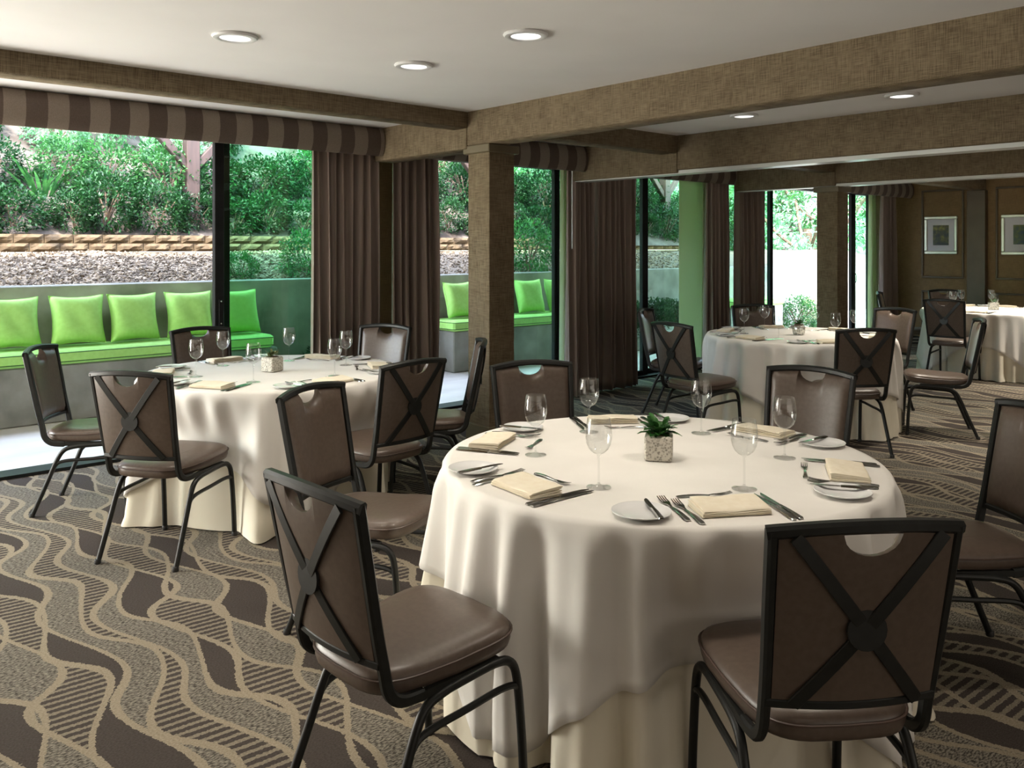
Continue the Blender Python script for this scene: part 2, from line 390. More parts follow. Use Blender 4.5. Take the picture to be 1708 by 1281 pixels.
# recessed downlights
def downlight(x, y, label, power=26):
    e = empty('ceiling_downlight', (x, y, HC-.016))
    MB().lathe([(.066, .016), (.102, .016), (.105, .011), (.098, .003), (.080, .0), (.070, .004), (.066, .016)], 32, cap=False).build('trim_ring', 'light_trim', e)
    MB().lathe([(.001, .007), (.069, .007), (.069, .012), (.001, .012)], 28).build('lens', 'lamp', e)
    d = bpy.data.lights.new('lamp', 'SPOT'); d.energy = power; d.spot_size = radians(100); d.spot_blend = .85; d.shadow_soft_size = .07; d.color = (1, .90, .76)
    o = bpy.data.objects.new('lamp', d); col.objects.link(o); o.parent = e; o.location = (0, 0, -.03)
    return tag(e, label, 'ceiling light', 'round recessed ceiling downlights')
for x, y, t in ((1.653, 3.80, 'round white ceiling downlight nearest the striped valance'), (2.633, 3.76, 'round white ceiling downlight between the dark beam and its neighbour'),
                (2.64, 2.877, 'round white ceiling downlight above the front table side of the linen beam'),
                (5.476, 3.566, 'small downlight seen just under the long linen beam'), (5.50, 2.414, 'downlight toward the edge of the second ceiling bay')):
    downlight(x, y, t)
for k_, (x, y) in enumerate(((1.65, 2.0), (2.64, 1.2), (.6, 2.9), (.6, -.5), (2.64, -.8), (5.5, .8), (7.6, 1.2), (7.6, 3.1), (10.6, 2.0), (10.9, 3.4))):  # unseen downlights added to brighten the room and far tables
    downlight(x, y, ['first', 'second', 'third', 'fourth', 'fifth', 'sixth', 'seventh', 'eighth', 'ninth', 'tenth'][k_]+' added ceiling downlight outside the picture or behind a beam', 220 if x > 9 else 150 if x > 7 else 26)

# ------------------------------------------------------------------ glazing, valances, curtains
def win(n, stiles, panes, handle=None):
    e = struct(empty('window_%d' % n, (0, YW, 0)))
    for (x0, x1, dy) in stiles: bx('stile', 'black', x0, x1, -.025+dy, .025+dy, .022, 2.36, e, .004)
    x0, x1 = min(s_[0] for s_ in stiles), max(s_[1] for s_ in stiles)
    bx('head_rail', 'black', x0, x1, -.06, .06, 2.31, 2.36, e)
    for (x0, x1, dy) in panes:
        p = bx('pane', 'pane', x0, x1, dy-.003, dy+.003, .07, 2.32, e)
        bx('bottom_rail', 'black', x0, x1, dy-.02, dy+.02, .0225, .075, e, .003)
    if handle:
        x, z, dy, grip = handle
        if grip: MB().sweep(smooth_path([(x, dy, z-.07), (x, dy-.045, z-.062), (x, dy-.05, z), (x, dy-.045, z+.062), (x, dy, z+.07)], 4), circ(.006, 8), (1, 0, 0)).build('handle', 'black', e)
        bx('handle_plate', 'black', x-.018, x+.018, dy-.004, dy, z-.10, z+.10, e, .002)
        for k in (-.085, .085): MB().lathe([(.007, -.003), (.007, 0), (.004, .003), (.0005, .004)], 10, RT(x, dy-.006, z+k) @ Matrix.Rotation(pi/2, 4, 'X')).build('screw', 'steel', e)
    return e
struct(bx('wall_pier', 'wall', 3.842, 4.24, 6.30, 6.44, .022, 2.35)); struct(bx('wall_pier', 'wall', 8.882, 9.058, 6.30, 6.44, .022, 2.35))
win(1, [(-2.2, -2.12, 0), (-.45, -.38, 0), (2.58, 2.655, -.03), (2.65, 2.725, .03), (3.76, 3.84, 0)], [(2.655, 3.76, -.03), (2.725, 3.76, .03), (-2.12, -.45, 0)], (2.628, 1.0, -.058, False))
win(2, [(4.245, 4.285, .03), (5.28, 5.35, 0), (6.215, 6.245, 0)], [(5.35, 6.215, .0)])
win(3, [(6.25, 6.29, 0), (7.605, 7.69, -.03), (7.69, 7.777, .03), (8.74, 8.88, 0)], [(6.29, 7.605, -.03), (7.777, 8.74, .03)])
win(4, [(9.06, 9.12, 0), (10.30, 10.37, -.03), (10.39, 10.47, .03), (12.62, 12.75, -.02), (13.22, 13.29, 0)], [(9.12, 10.30, -.03), (12.75, 13.22, -.02)], (12.66, 1.02, -.048, True))

def valance(x0, x1, y, z0, label):
    e = empty('striped_valance', (x0, y, z0)); w = x1-x0; h = HC-.005-z0; b = MB()
    # padded face: gently bowed outward, board behind it up to the window wall
    pr = [(0, -.0), (.012, -.012), (h*.25, -.034), (h*.5, -.04), (h*.75, -.034), (h-.012, -.012), (h, -.0), (h, .03), (0, .03)]
    b.rings([[(xx, yy, zz) for zz, yy in pr] for xx in (0., w)])
    b.build('face_panel', 'stripes', e)
    bx('top_board', 'stripes', 0, w, .03, YW-.06-y, h-.03, h, e)
    return tag(e, label, 'valance', 'striped valances over the window bays')
valance(XL, XA-.012, 5.93, 2.248, 'long brown striped valance over the open sliding doors by the green bench')
valance(XA+.20, XB-.012, 5.72, 2.235, 'shadowed striped valance between the linen column and the next beam')
valance(XB+.21, XC-.012, 5.90, 2.255, 'short piece of striped valance over the middle window bay')
valance(XC+.21, XE-.012, 5.68, 2.25, 'striped valance over the far window bay next to the picture wall')

def curtain(x0, x1, y, label, cat='curtain', m='curtain', folds=7, amp=.045, seed=1, z1=2.40, name='drape', bulge=.0, pinch=.0, z0=.012):
    rnd = random.Random(seed); ph = [rnd.uniform(0, 6.28) for _ in range(6)]; w = x1-x0; nu = folds*14+1; nv = 26
    def fn(u, v):
        z = z0+(z1-z0)*v; k = 1-v
        uu = u + .018*sin(7*u+ph[4]+2*v)
        a = amp*(.55+.45*k)
        yy = a*sin(2*pi*folds*uu+ph[0]+.5*sin(2.2*v+ph[5])) + .4*a*sin(2*pi*folds*1.63*uu+ph[1]+1.2*v) + .55*a*(.4+.6*k)*sin(2*pi*folds*.47*uu+ph[2]+.9*v)
        s = 1 - pinch*v + bulge*sin(pi*min(1, k*1.05))*.5
        xx = x0 + w*.5 + (u-.5)*w*s + .010*sin(2*pi*folds*2*uu+ph[3])*k
        return (xx, y+yy, z)
    o = MB().grid(fn, nu, nv).build(name, m, None, True, 180)
    e = empty(('sheer_' if m == 'sheer' else '')+'curtain', (0, 0, 0)); o.parent = e
    bpy.context.view_layer.update()
    mod = o.modifiers.new('thickness', 'SOLIDIFY'); mod.thickness = .003
    if m != 'sheer':
        MB().sweep([(x0-.02, y, z1-.01), (x1+.02, y, z1-.01)], circ(.012, 8)).build('curtain_rail', 'black', e)
    return tag(e, label, cat, 'brown window curtains' if m != 'sheer' else 'pale sheer curtains')
curtain(3.27, 3.90, 6.08, 'brown pleated curtain hanging in front of the green-tinted pane', folds=8, seed=1, pinch=.03)
curtain(3.99, 4.50, 6.06, 'brown pleated curtain between the linen beam stub and the open doorway', folds=6, seed=5, bulge=.0, pinch=.1)
curtain(5.98, 6.40, 5.92, 'brown curtain half with the white draw rod beside it', folds=6, seed=9, bulge=.04, amp=.04)
curtain(6.40, 7.10, 5.95, 'brown curtain half reaching the carpet behind the front table', folds=8, seed=13, bulge=.02, pinch=.03)
curtain(8.36, 8.84, 5.98, 'brown curtain gathered just before the second column, behind the middle table', folds=6, seed=17, bulge=.05, pinch=.12)
curtain(9.02, 9.70, 6.0, 'brown curtain falling straight past the middle table to the open far doorway', folds=8, seed=21)
curtain(12.72, 13.24, 5.90, 'brown curtain against the picture wall in the far corner', folds=7, seed=25, bulge=.1, pinch=.12)
curtain(6.17, 6.30, 6.18, 'pale sheer strip beside the curtain with the draw rod', m='sheer', folds=3, amp=.03, seed=4)
curtain(8.53, 8.74, 6.15, 'pale green sheer beside the curtain behind the middle table', m='sheer', folds=4, amp=.03, seed=6, pinch=.3)
curtain(13.02, 13.18, 6.20, 'pale sheer at the far glazed corner by the picture wall', m='sheer', folds=4, amp=.03, seed=8)
rod = MB().sweep([(0, 0, 0), (0, 0, .9)], circ(.006, 8), (1, 0, 0)).build('draw_rod', 'light_trim'); rod.location = (6.0, 5.86, 1.48)
tag(rod, 'slim white curtain draw rod hanging beside the gathered brown curtain', 'curtain rod')

# ------------------------------------------------------------------ banquet chair
def yp(z): return -.215-.075*(z-.52)/.385
def yc(x, z): return yp(z)-.030*(1-(x/.2)**2)
def make_chair():
    e = empty('banquet_chair'); tag(e, 'chair', 'chair')
    # seat cushion
    n = 40
    def outline(inset):
        out = []
        for i in range(n):
            a = 2*pi*i/n; c_, s_ = cos(a), sin(a)
            x = math.copysign(abs(c_)**.42, c_); y = math.copysign(abs(s_)**.42, s_)
            yy = .018+y*(.222-inset); out.append(((.200+.022*y-inset)*x, yy - (.012*(1-x*x) if y < 0 else -.012*(1-x*x))))
        return out
    b = MB(); b.rings([[(x, y, z+.014*max(0, y)/.2) for x, y in outline(i)] for z, i in ((.405, .018), (.410, .004), (.425, 0), (.447, 0), (.460, .006), (.469, .020), (.476, .055), (.481, .12))])
    b.build('seat', 'leather', e, True, 60)
    for k, z in (('piping', .446),):
        p = [(x*1.003, y*1.003, z+.014*max(0, y)/.2) for x, y in outline(-.0015)]
        MB().sweep(p, circ(.0035, 6), (0, 0, 1), True).build('piping', 'welt', e)
    # upholstered back with the scooped hand-hold
    xs = sorted(set([-1+2*i/24 for i in range(25)] + [sg*k for sg in (-1, 1) for k in (.36, .345, .33, .30)])); nz = 15
    R_ = .064
    def top(x):
        t = .893+.015*(1-(x/.2)**2); a = abs(x)
        return t if a >= R_ else min(t, t-.002-.050*sqrt(max(0, 1-(a/R_)**2)))
    fr, bk = [], []
    for s_ in xs:
        cf, cb = [], []
        for j in range(nz):
            r = j/(nz-1); x = s_*.1935; zt = top(x); z = .522+(zt-.522)*r; x *= .935+.065*(z-.52)/.37
            ed = (1-abs(s_)**8)*(1-abs(2*r-1)**8)
            y = yc(x, z); cf.append((x, y+.002+.024*ed**.6, z)); cb.append((x, y-.010-.003*ed, z))
        fr.append(cf); bk.append(cb)
    b = MB(); nx = len(xs)
    V = [p for c_ in fr for p in c_] + [p for c_ in bk for p in c_]; F = []; o_ = nx*nz
    for i in range(nx-1):
        for j in range(nz-1):
            q = (i*nz+j, (i+1)*nz+j, (i+1)*nz+j+1, i*nz+j+1); F.append(tuple(reversed(q))); F.append(tuple(o_+k for k in q))
    bd = [i*nz for i in range(nx)] + [(nx-1)*nz+j for j in range(1, nz)] + [i*nz+nz-1 for i in range(nx-2, -1, -1)] + [j for j in range(nz-2, 0, -1)]
    for a, c_ in zip(bd, bd[1:]+bd[:1]): F.append((a, c_, o_+c_, o_+a))
    b.add(V, F).build('backrest', 'leather', e, True, 50)
    # frame
    for s_ in (-1, 1):
        b = MB(); b.sweep(smooth_path([(s_*.205, yp(.905)-.0, .908), (s_*.199, yp(.75), .75), (s_*.192, yp(.60), .60), (s_*.188, -.208, .50), (s_*.188, -.192, .435), (s_*.188, -.155, .404), (s_*.189, -.09, .397)], 4), rect(.023, .030), (1, 0, 0)); b.build('back_post', 'frame', e)
    tr = [(x, yc(x, .905)+.0, .903+.016*(1-(x/.2)**2)) for x in [-.215+.43*i/16 for i in range(17)]]
    MB().sweep(tr, rect(.030, .028), (0, 1, 0)).build('top_rail', 'frame', e)
    lr = [(x, yc(x, .515)-.002, .512) for x in [-.19+.38*i/14 for i in range(15)]]
    MB().sweep(lr, rect(.020, .022), (0, 1, 0)).build('lower_rail', 'frame', e)
    b = MB()
    for s_ in (-1, 1):
        pts = [(s_*(.163-.303*k/12), .898+(.514-.898)*k/12) for k in range(13)]
        dr = Vector((-s_*.303, 0, -.384)).normalized(); sd = Vector((0, 1, 0)).cross(dr)
        b.sweep([(x, yc(x, z)-.016-.0005*s_, z) for x, z in pts], rect(.030, .007), tuple(sd))
    b.build('cross_brace', 'frame', e)
    MB().lathe([(.001, -.006), (.040, -.006), (.044, -.003), (.044, .004), (.001, .004)], 20, RT(0, yc(0, .692)-.018, .692) @ Matrix.Rotation(pi/2, 4, 'X')).build('brace_disc', 'frame', e)
    for s_ in (-1, 1):
        fp = [(s_*.206, .250, .004), (s_*.204, .240, .18), (s_*.201, .226, .325), (s_*.199, .203, .378), (s_*.197, .150, .393), (s_*.196, .03, .388)]
        rp = [(s_*.209, -.252, .004), (s_*.204, -.178, .18), (s_*.200, -.122, .315), (s_*.198, -.085, .366), (s_*.197, -.03, .383), (s_*.196, .03, .388)]
        for p in (fp, rp):
            lg = MB().sweep(smooth_path(p, 4), circ(.0125, 10), (1, 0, 0)).build('leg', 'frame', e)
            MB().lathe([(.0145, 0), (.0155, .004), (.0145, .02), (.0128, .022)], 10, RT(*p[0]) @ RT(0, 0, -.004)).build('foot_glide', 'foot', lg)
        MB().sweep(smooth_path([(s_*.203, -.158, .23), (s_*.201, -.128, .285), (s_*.2, -.08, .305), (s_*.2, .05, .312), (s_*.2, .16, .318), (s_*.202, .215, .312), (s_*.203, .232, .29)], 4), circ(.0095, 8), (1, 0, 0)).build('stretcher', 'frame', e)
        bx('seat_rail', 'frame', s_*.192-.008, s_*.192+.008, -.12, .16, .388, .408, e)
    return e
chair0 = make_chair(); chair_used = False
T1, T2, T3, T4 = (2.396, 1.909), (2.33, 4.79), (6.64, 3.79), (11.0, 3.75)
CH = [ # table, top-of-back position, facing degrees, label
 (1, (1.007, 1.888), 3, 'brown banquet chair pulled out from the front table, seat turned toward the cloth'),
 (1, (1.745, .838), 54, 'large brown X-braced chair closest to the camera at the front table'),
 (1, (3.45, 1.03), 140, 'brown chair cut off by the picture edge at the front table'),
 (1, (3.739, 2.069), 186, 'brown chair with padded front to camera between front table and middle table'),
 (1, (2.896, 3.115), 247, 'brown chair across the front table standing before the linen column'),
 (1, (1.70, 3.165), 295, 'brown chair seen from its side behind the pulled-out chair of the front table'),
 (2, (1.281, 4.107), 35, 'X-braced brown chair with all its legs visible beside the bench-side table'),
 (2, (1.21, 5.483), 326, 'brown chair at the doorway threshold beside the green pillows'),
 (2, (2.348, 5.987), 270, 'brown chair before the black door stile, behind the bench table'),
 (2, (3.461, 5.301), 206, 'chair with bluish sheen on its back in front of the brown curtains'),
 (2, (2.487, 3.541), 96, 'X-braced brown chair between the bench table and the front table'),
 (2, (3.341, 4.049), 144, 'brown chair seen edge-on in front of the linen column'),
 (3, (5.171, 4.009), 352, 'X-braced chair by the middle table in front of the pale green pier'),
 (3, (6.137, 5.057), 292, 'brown chair behind its X-braced neighbour beside the middle window mullion'),
 (3, (7.408, 4.723), 230, 'chair behind the middle table in front of the far doorway curtain'),
 (3, (5.831, 2.805), 51, 'X-braced chair with its back to the camera at the middle table'),
 (3, (7.30, 2.58), 118, 'chair in side profile with a shining back post beside the middle table'),
 (3, (7.986, 3.563), 170, 'chair at the middle table facing the camera near the far X-braced chair'),
 (4, (9.70, 3.80), 4, 'dark X-braced chair at the far table'),
 (4, (10.68, 4.97), 290, 'chair mostly hidden against the far corner curtain'),
 (4, (11.95, 4.68), 228, 'chair with glossy pale back behind the far table under the leaf photograph'),
]
TC = {1: T1, 2: T2, 3: T3, 4: T4}; DENT = {1: [], 2: [], 3: [], 4: []}
for t, (x, y), deg, lab in CH:
    a = radians(deg); d = Vector((cos(a), sin(a)))
    o = Vector((x, y)) + d*.298
    place(chair0, chair_used, (o.x, o.y, 0), a-pi/2, lab, 'brown banquet chairs around the round tables'); chair_used = True
    c = Vector(TC[t]); r = o-c; DENT[t].append((atan2(r.y, r.x), (o+d*.255-c).length, .23))

# ------------------------------------------------------------------ round tables with two cloths
RT_ = .762; ZT = .745
def cloths(t, corner_deg, seed, name, where, half=1.11):
    cx, cy_ = TC[t]; rnd = random.Random(seed)
    ks = [(k, rnd.uniform(0, 6.28), rnd.uniform(.5, 1.)) for k in (8, 13, 19, 27, 36)]
    def wave(th, d, sh=0.):
        w = sum(a*sin(k*th+p+sh) for k, p, a in ks)/2.1
        return (.020+.056*sstep(.0, .75, d))*w*sstep(0, .09, d)
    def lim(th, z, r, extra=0.):
        for a, dist, hw in DENT[t]:
            da = (th-a+pi) % (2*pi)-pi
            lat = abs(sin(da))*max(r, .5)
            if cos(da) < 0: continue
            w = sstep(hw+.14, hw-.02, lat)*sstep(.73, .46, z)
            lm = dist-.02+extra
            if w > 0 and r > lm: r = r*(1-w)+lm*w
        return r
    tb = empty('round_table', (cx, cy_, 0)); tag(tb, 'round folding table hidden under the %s cloths' % where, 'table', 'round banquet tables')
    MB().lathe([(RT_-.012, ZT-.03), (RT_-.006, ZT-.028), (RT_-.006, ZT-.008), (RT_-.014, ZT-.002)], 48).build('tabletop', 'wood', tb)
    for k in range(4):
        a = radians(45+90*k); p = (.42*cos(a), .42*sin(a)); MB().sweep([(p[0], p[1], 0), (p[0], p[1], ZT-.03)], circ(.016, 8), (1, 0, 0)).build('leg', 'metal_leg', tb)
    N = 288
    # floor-length undercloth
    rows = [0, .012, .03, .06, .1, .16, .22, .28, .34, .40, .46, .52, .58, .64, .69, .725, .738]
    R = []
    for d in rows:
        ring = []
        for i in range(N):
            th = 2*pi*i/N; z = ZT-d+.001
            r = RT_-.012*(1-sstep(0, .03, d))+.055*(d/.74)**1.2+wave(th, d)
            if d > .7: r += .012*sin(9*th+seed)
            r = lim(th, z, r); ring.append((r*cos(th), r*sin(th), max(.004, z-.001)))
        R.append(ring)
    b = MB(); b.rings([[(.02*cos(2*pi*i/N), .02*sin(2*pi*i/N), ZT+.0005) for i in range(N)]]+R, True, False)
    u = b.build('undercloth', 'undercloth', None, True, 180); u.location = (cx, cy_, 0)
    tag(u, 'floor-length cream undercloth of the %s' % where, 'tablecloth', 'cream floor-length undercloths')
    # square top cloth: short at the sides, pointed corners hanging low
    a0 = radians(corner_deg)
    R = []; nr = 16
    flat = [.02, .2, .4, .6, .7, .74]
    for f in flat: R.append([(f*cos(2*pi*i/N), f*sin(2*pi*i/N), ZT+.004) for i in range(N)])
    for j in range(nr+1):
        ring = []
        for i in range(N):
            th = 2*pi*i/N; q = th-a0+pi/4
            L = half/max(abs(cos(q)), abs(sin(q)))-RT_+.012*sin(5*th+seed)+.06*cos(th-radians(235))
            L = min(L, .70); d = L*(j/nr)**1.15
            e_ = .02; dz = d if d > e_ else d*d/(2*e_)+.0  # soft rim
            r = RT_+.004-.014*(1-sstep(0, .035, d))+.055*(d/.74)**1.2+wave(th, d)+.007+.006*sstep(.05, .3, d)
            z = ZT+.004-max(0, d-.008)
            r = lim(th, z, r, .008); ring.append((r*cos(th), r*sin(th), z))
        R.append(ring)
    b = MB(); b.rings(R, True, False)
    o = b.build('top_cloth', 'cloth', None, True, 180); o.location = (cx, cy_, 0)
    mod = o.modifiers.new('thickness', 'SOLIDIFY'); mod.thickness = .002; mod.offset = 0
    tag(o, 'ivory square top cloth with hanging corners on the %s' % where, 'tablecloth', 'ivory square top cloths')
WH = {1: 'front table', 2: 'table by the green bench', 3: 'middle table', 4: 'far table by the picture wall'}
cloths(1, 184, 11, 't', WH[1]); cloths(2, 258, 23, 't', WH[2]); cloths(3, 300, 37, 't', WH[3]); cloths(4, 190+45, 51, 't', WH[4])
ZC = ZT+.006

# ------------------------------------------------------------------ tableware
def make_glass():
    e = empty('wine_glass'); tag(e, 'glass', 'wine glass')
    MB().lathe([(.0385, .0), (.0385, .0022), (.030, .004), (.012, .007), (.006, .011), (.0045, .014)], 28, cap=True).build('base', 'glass', e)
    MB().lathe([(.0045, .014), (.0037, .03), (.0037, .085), (.0048, .098), (.008, .104)], 14, cap=False).build('stem', 'glass', e)
    out = [(.008, .104), (.020, .110), (.031, .121), (.038, .137), (.0415, .156), (.0410, .175), (.0385, .195), (.0350, .216)]
    MB().lathe(out + [(.0337, .2165), (.0337, .216)] + [(r-.0014, z+.0006) for r, z in reversed(out[:-1])], 32, cap=False).build('bowl', 'glass', e, True, 60)
    return e
def make_plate():
    e = empty('bread_plate'); tag(e, 'plate', 'plate')
    MB().lathe([(.050, 0), (.056, .002), (.080, .011), (.083, .0125), (.083, .0145), (.079, .0145), (.060, .007), (.052, .0045), (.001, .004)], 40).build('dish', 'china', e, True, 50)
    MB().sweep([(.0825*cos(2*pi*i/40), .0825*sin(2*pi*i/40), .0140) for i in range(40)], circ(.0013, 6), (0, 0, 1), True).build('rim', 'china', e)
    return e
def handle_mb(l, w):  # flat tapering handle lying along -y..0
    b = MB(); R = []
    for k in range(9):
        t = k/8; y = -l+l*t; ww = w*(1-.62*t) if t > .15 else w*(.75+.25*t/.15); z = .0025+.006*sin(pi*t)*.5
        R.append([(-ww/2, y, z-.0012), (ww/2, y, z-.0012), (ww/2*.7, y, z+.0016), (-ww/2*.7, y, z+.0016)])
    return b.rings(R)
def make_fork(name, s):
    e = empty(name); tag(e, 'fork', 'fork')
    handle_mb(.115*s, .019*s).build('handle', 'steel', e)
    b = MB(); R = []
    for y, w, z in ((0, .007, .0026), (.015, .009, .004), (.03, .020, .0025), (.042, .0235, .0028)):
        R.append([(-w/2*s, y*s, z), (w/2*s, y*s, z), (w/2*s, y*s, z+.0018), (-w/2*s, y*s, z+.0018)])
    b.rings(R)
    for k in range(4):
        x = (-.0098+.00653*k)*s
        b.rings([[(x-h*s, y*s, z), (x+h*s, y*s, z), (x+h*s, y*s, z+.0016), (x-h*s, y*s, z+.0016)] for y, z, h in ((.040, .0028, .0020), (.060, .005, .0017), (.078, .009, .0011))])
    b.build('tines', 'steel', e); return e
def make_knife(name, s):
    e = empty(name); tag(e, 'knife', 'knife')
    b = MB(); b.rings([[(-w/2, y*s, .001), (w/2, y*s, .001), (w/2*.8, y*s, .001+h), (-w/2*.8, y*s, .001+h)] for y, w, h in ((-.115, .013, .004), (-.108, .017, .005), (-.05, .014, .006), (0, .011, .005))])
    b.build('handle', 'steel', e)
    b = MB(); b.rings([[(x0, y*s, .002), (x1, y*s, .0028), (x1, y*s, .0036), (x0, y*s, .0046)] for y, x0, x1 in ((0, -.005, .005), (.012, -.008, .007), (.06, -.009, .007), (.095, -.006, .007), (.112, .002, .006))])
    b.build('blade', 'steel', e); return e
def napkin_mesh(seed):
    rnd = random.Random(seed); b = MB(); z = 0.
    w, d = .205, .125
    for k in range(4):
        h = .0052; sx = rnd.uniform(-.003, .003); sy = rnd.uniform(-.003, .002)
        def fn(u, v, k=k, z=z, sx=sx, sy=sy):
            # a folded leaf: rounded fold on the near long edge
            a = v*2*pi; yy = (d/2-.002)*math.copysign(abs(cos(a))**.35, cos(a)); zz = .5*h*math.copysign(abs(sin(a))**.6, sin(a))
            x = (u-.5)*w*(1-.012*k)+sx; wob = .0016*sin(9*u+k+seed)+.0012*sin(17*yy/d+seed*2)
            tilt = .0028*k*(yy/d)
            return (x+.004*(yy/d), yy+sy, .0028+z+zz+wob*(.3+.25*k)+tilt+.0006)
        V = [fn(i/14, j/16) for i in range(15) for j in range(16)]
        b.rings([V[i*16:(i+1)*16] for i in range(15)]); z += h
    return b.mesh('napkin', M['napkin'], True, 70)
P_glass, P_plate = make_glass(), make_plate()
P_fork, P_dessert, P_knife, P_butter = make_fork('dinner_fork', 1.08), make_fork('dessert_fork', .9), make_knife('dinner_knife', 1.08), make_knife('butter_knife', .80)
NAPS = [napkin_mesh(s_) for s_ in (1, 4, 7)]
used = {}
def put_proto(p, loc, rz, label, group, tilt=None):
    o = place(p, used.get(p.name, False), loc, rz, label, group); used[p.name if p.name in used else p.name] = True
    if tilt: o.rotation_euler = (tilt[0], tilt[1], rz)
    return o
used = {P_glass.name: False}
SEATN = {
 1: {178: 'before the pulled-out chair', 238: 'before the closest X-braced chair', 298: 'before the chair cut off by the picture edge', 358: 'before the chair nearest the middle table', 58: 'before the chair by the linen column', 118: 'before the side-turned chair'},
 2: {213: 'before the chair with all legs visible', 273: 'before the X-braced chair near the front table', 333: 'before the edge-on chair', 33: 'before the bluish-sheen chair', 93: 'before the door-stile chair', 153: 'before the chair by the pillows'},
 3: {172: 'before the chair by the pale pier', 232: 'before the X-braced chair', 292: 'before the side-profile chair', 352: 'before the chair facing the camera', 52: 'before the far doorway chair', 112: 'before the mullion chair'},
 4: {184: 'before the dark X-braced chair', 244: 'beyond the picture edge', 304: 'beside the picture edge', 4: 'on its wall side', 49: 'before the glossy-backed chair', 110: 'before the chair by the corner curtain'},
}
WS = {1: 'front table', 2: 'bench-side table', 3: 'middle table', 4: 'far table'}
rs = random.Random(77)
for t in (1, 2, 3, 4):
    c = Vector(TC[t])
    for deg, sn in SEATN[t].items():
        if t == 4 and deg in (244, 304): continue
        a = radians(deg); inw = Vector((-cos(a), -sin(a))); rgt = Vector((-sin(a), cos(a)))  # from the diner's seat: in, right
        # diner looks inward; his right is inw rotated clockwise
        rgt = Vector((inw.y, -inw.x))
        face = atan2(inw.y, inw.x)-pi/2
        def at(rad, lat): p = c - inw*rad + rgt*lat; return (p.x, p.y, ZC)
        j = lambda s_=.012: rs.uniform(-s_, s_)
        T = WS[t]
        put_proto(P_glass, at(.43+j(), .135+j()), rs.uniform(0, 6), 'stemmed wine glass on the %s %s' % (T, sn), 'wine glasses')
        pl = (.615+j(), -.262+j())
        put_proto(P_plate, at(*pl), 0, 'white bread plate on the %s %s' % (T, sn), 'bread plates')
        x, y, z = at(pl[0]-.005, pl[1]+.035); put_proto(P_butter, (x, y, z+.0135), face+j(.12), 'butter knife on the %s %s' % (T, sn), 'butter knives')
        nr_, nl = .622+j(), j()
        n_ = put('folded_napkin', NAPS[(deg//7) % 3], None, at(nr_, nl), face+j(.09))
        tag(n_, 'folded cream napkin on the %s %s' % (T, sn), 'napkin', 'folded napkins')
        put_proto(P_fork, at(.60+j(), -.133), face+j(.05), 'inner dinner fork on the %s %s' % (T, sn), 'dinner forks')
        put_proto(P_fork, at(.575+j(), -.163), face+j(.05), 'outer dinner fork on the %s %s' % (T, sn), 'dinner forks')
        put_proto(P_knife, at(.60+j(.006), .128), face+j(.03), 'inner dinner knife on the %s %s' % (T, sn), 'dinner knives')
        put_proto(P_knife, at(.60+j(.006), .150), face+j(.03), 'outer dinner knife on the %s %s' % (T, sn), 'dinner knives')
        put_proto(P_dessert, at(.485+j(), -.01), face-pi/2+j(.1), 'small dessert fork on the %s %s' % (T, sn), 'dessert forks')

# planted centrepieces
def leaf_faces(b, p, d, up, l, w, droop=.3, n=4):
    """one leaf blade: a narrow folded strip of n segments"""
    side = d.cross(up); side = side.normalized() if side.length > 1e-4 else Vector((1, 0, 0)); base = Vector(p); V = []; F = []
    for k in range(n+1):
        t = k/n; ww = w*sin(pi*min(.98, .08+.92*t))**.8*.5
        q = base + d*l*t - Vector((0, 0, 1))*droop*l*t*t
        V += [q-side*ww+up*.15*ww, q-up*.02*w, q+side*ww+up*.15*ww]
    for k in range(n):
        o = k*3; F += [(o, o+1, o+4, o+3), (o+1, o+2, o+5, o+4)]
    b.add(V, F)
def centrepiece(t, kind, rz, label):
    cx, cy_ = TC[t]; e = empty('planted_pot', (cx-.02, cy_-.015, ZC), rz); rnd = random.Random(t*5)
    if kind == 'cup':
        MB().lathe([(.038, 0), (.045, .004), (.052, .03), (.053, .06), (.047, .080), (.043, .082), (.047, .06), (.045, .03), (.03, .02)], 28).build('pot', 'mercury', e, True, 60)
    elif kind == 'box':
        MB().box(-.05, .05, -.05, .05, 0, .088, .004).build('pot', 'mercury', e)
    else:
        MB().box(-.048, .048, -.048, .048, 0, .088, .006).build('pot', 'pot', e)
    MB().lathe([(.038, .080), (.038, .090), (.001, .091)], 16).build('soil', 'stem', e)
    nl = 60 if kind == 'leafy' else 60
    for k in range(nl):
        a = rnd.uniform(0, 2*pi); r = rnd.uniform(.004, .032); el = rnd.uniform(.15, 1.2)
        d = Vector((cos(a)*cos(el), sin(a)*cos(el), sin(el)))
        if kind == 'leafy': l, w, z = rnd.uniform(.036, .060), rnd.uniform(.024, .034), .090+rnd.uniform(0, .046)*sin(el)
        else: l, w, z = rnd.uniform(.018, .034), rnd.uniform(.010, .015), .086+rnd.uniform(0, .026)
        b = MB(); leaf_faces(b, (r*cos(a), r*sin(a), z), d, Vector((0, 0, 1)), l, w, .35 if kind == 'leafy' else .1, 3)
        b.build('leaf', 'leaf_pot' if kind != 'succ' else 'leaf_succulent', e)
    for k in range(7):
        a = rnd.uniform(0, 2*pi); MB().sweep([(0.01*cos(a), .01*sin(a), .088), (.02*cos(a), .02*sin(a), .125)], circ(.0012, 5), (1, 0, .1)).build('stalk', 'leaf_pot', e)
    return tag(e, label, 'potted plant', 'planted centrepieces')
centrepiece(1, 'leafy', radians(36), 'dark leafy plant in a square speckled pot at the centre of the front table')
centrepiece(2, 'succ', radians(20), 'small succulent in a square grey stone pot on the bench-side table')
centrepiece(3, 'cup', 0., 'small dark plant in a round silvery glass cup on the middle table')
centrepiece(4, 'box', radians(30), 'green plant in a silvery square vase on the far table')

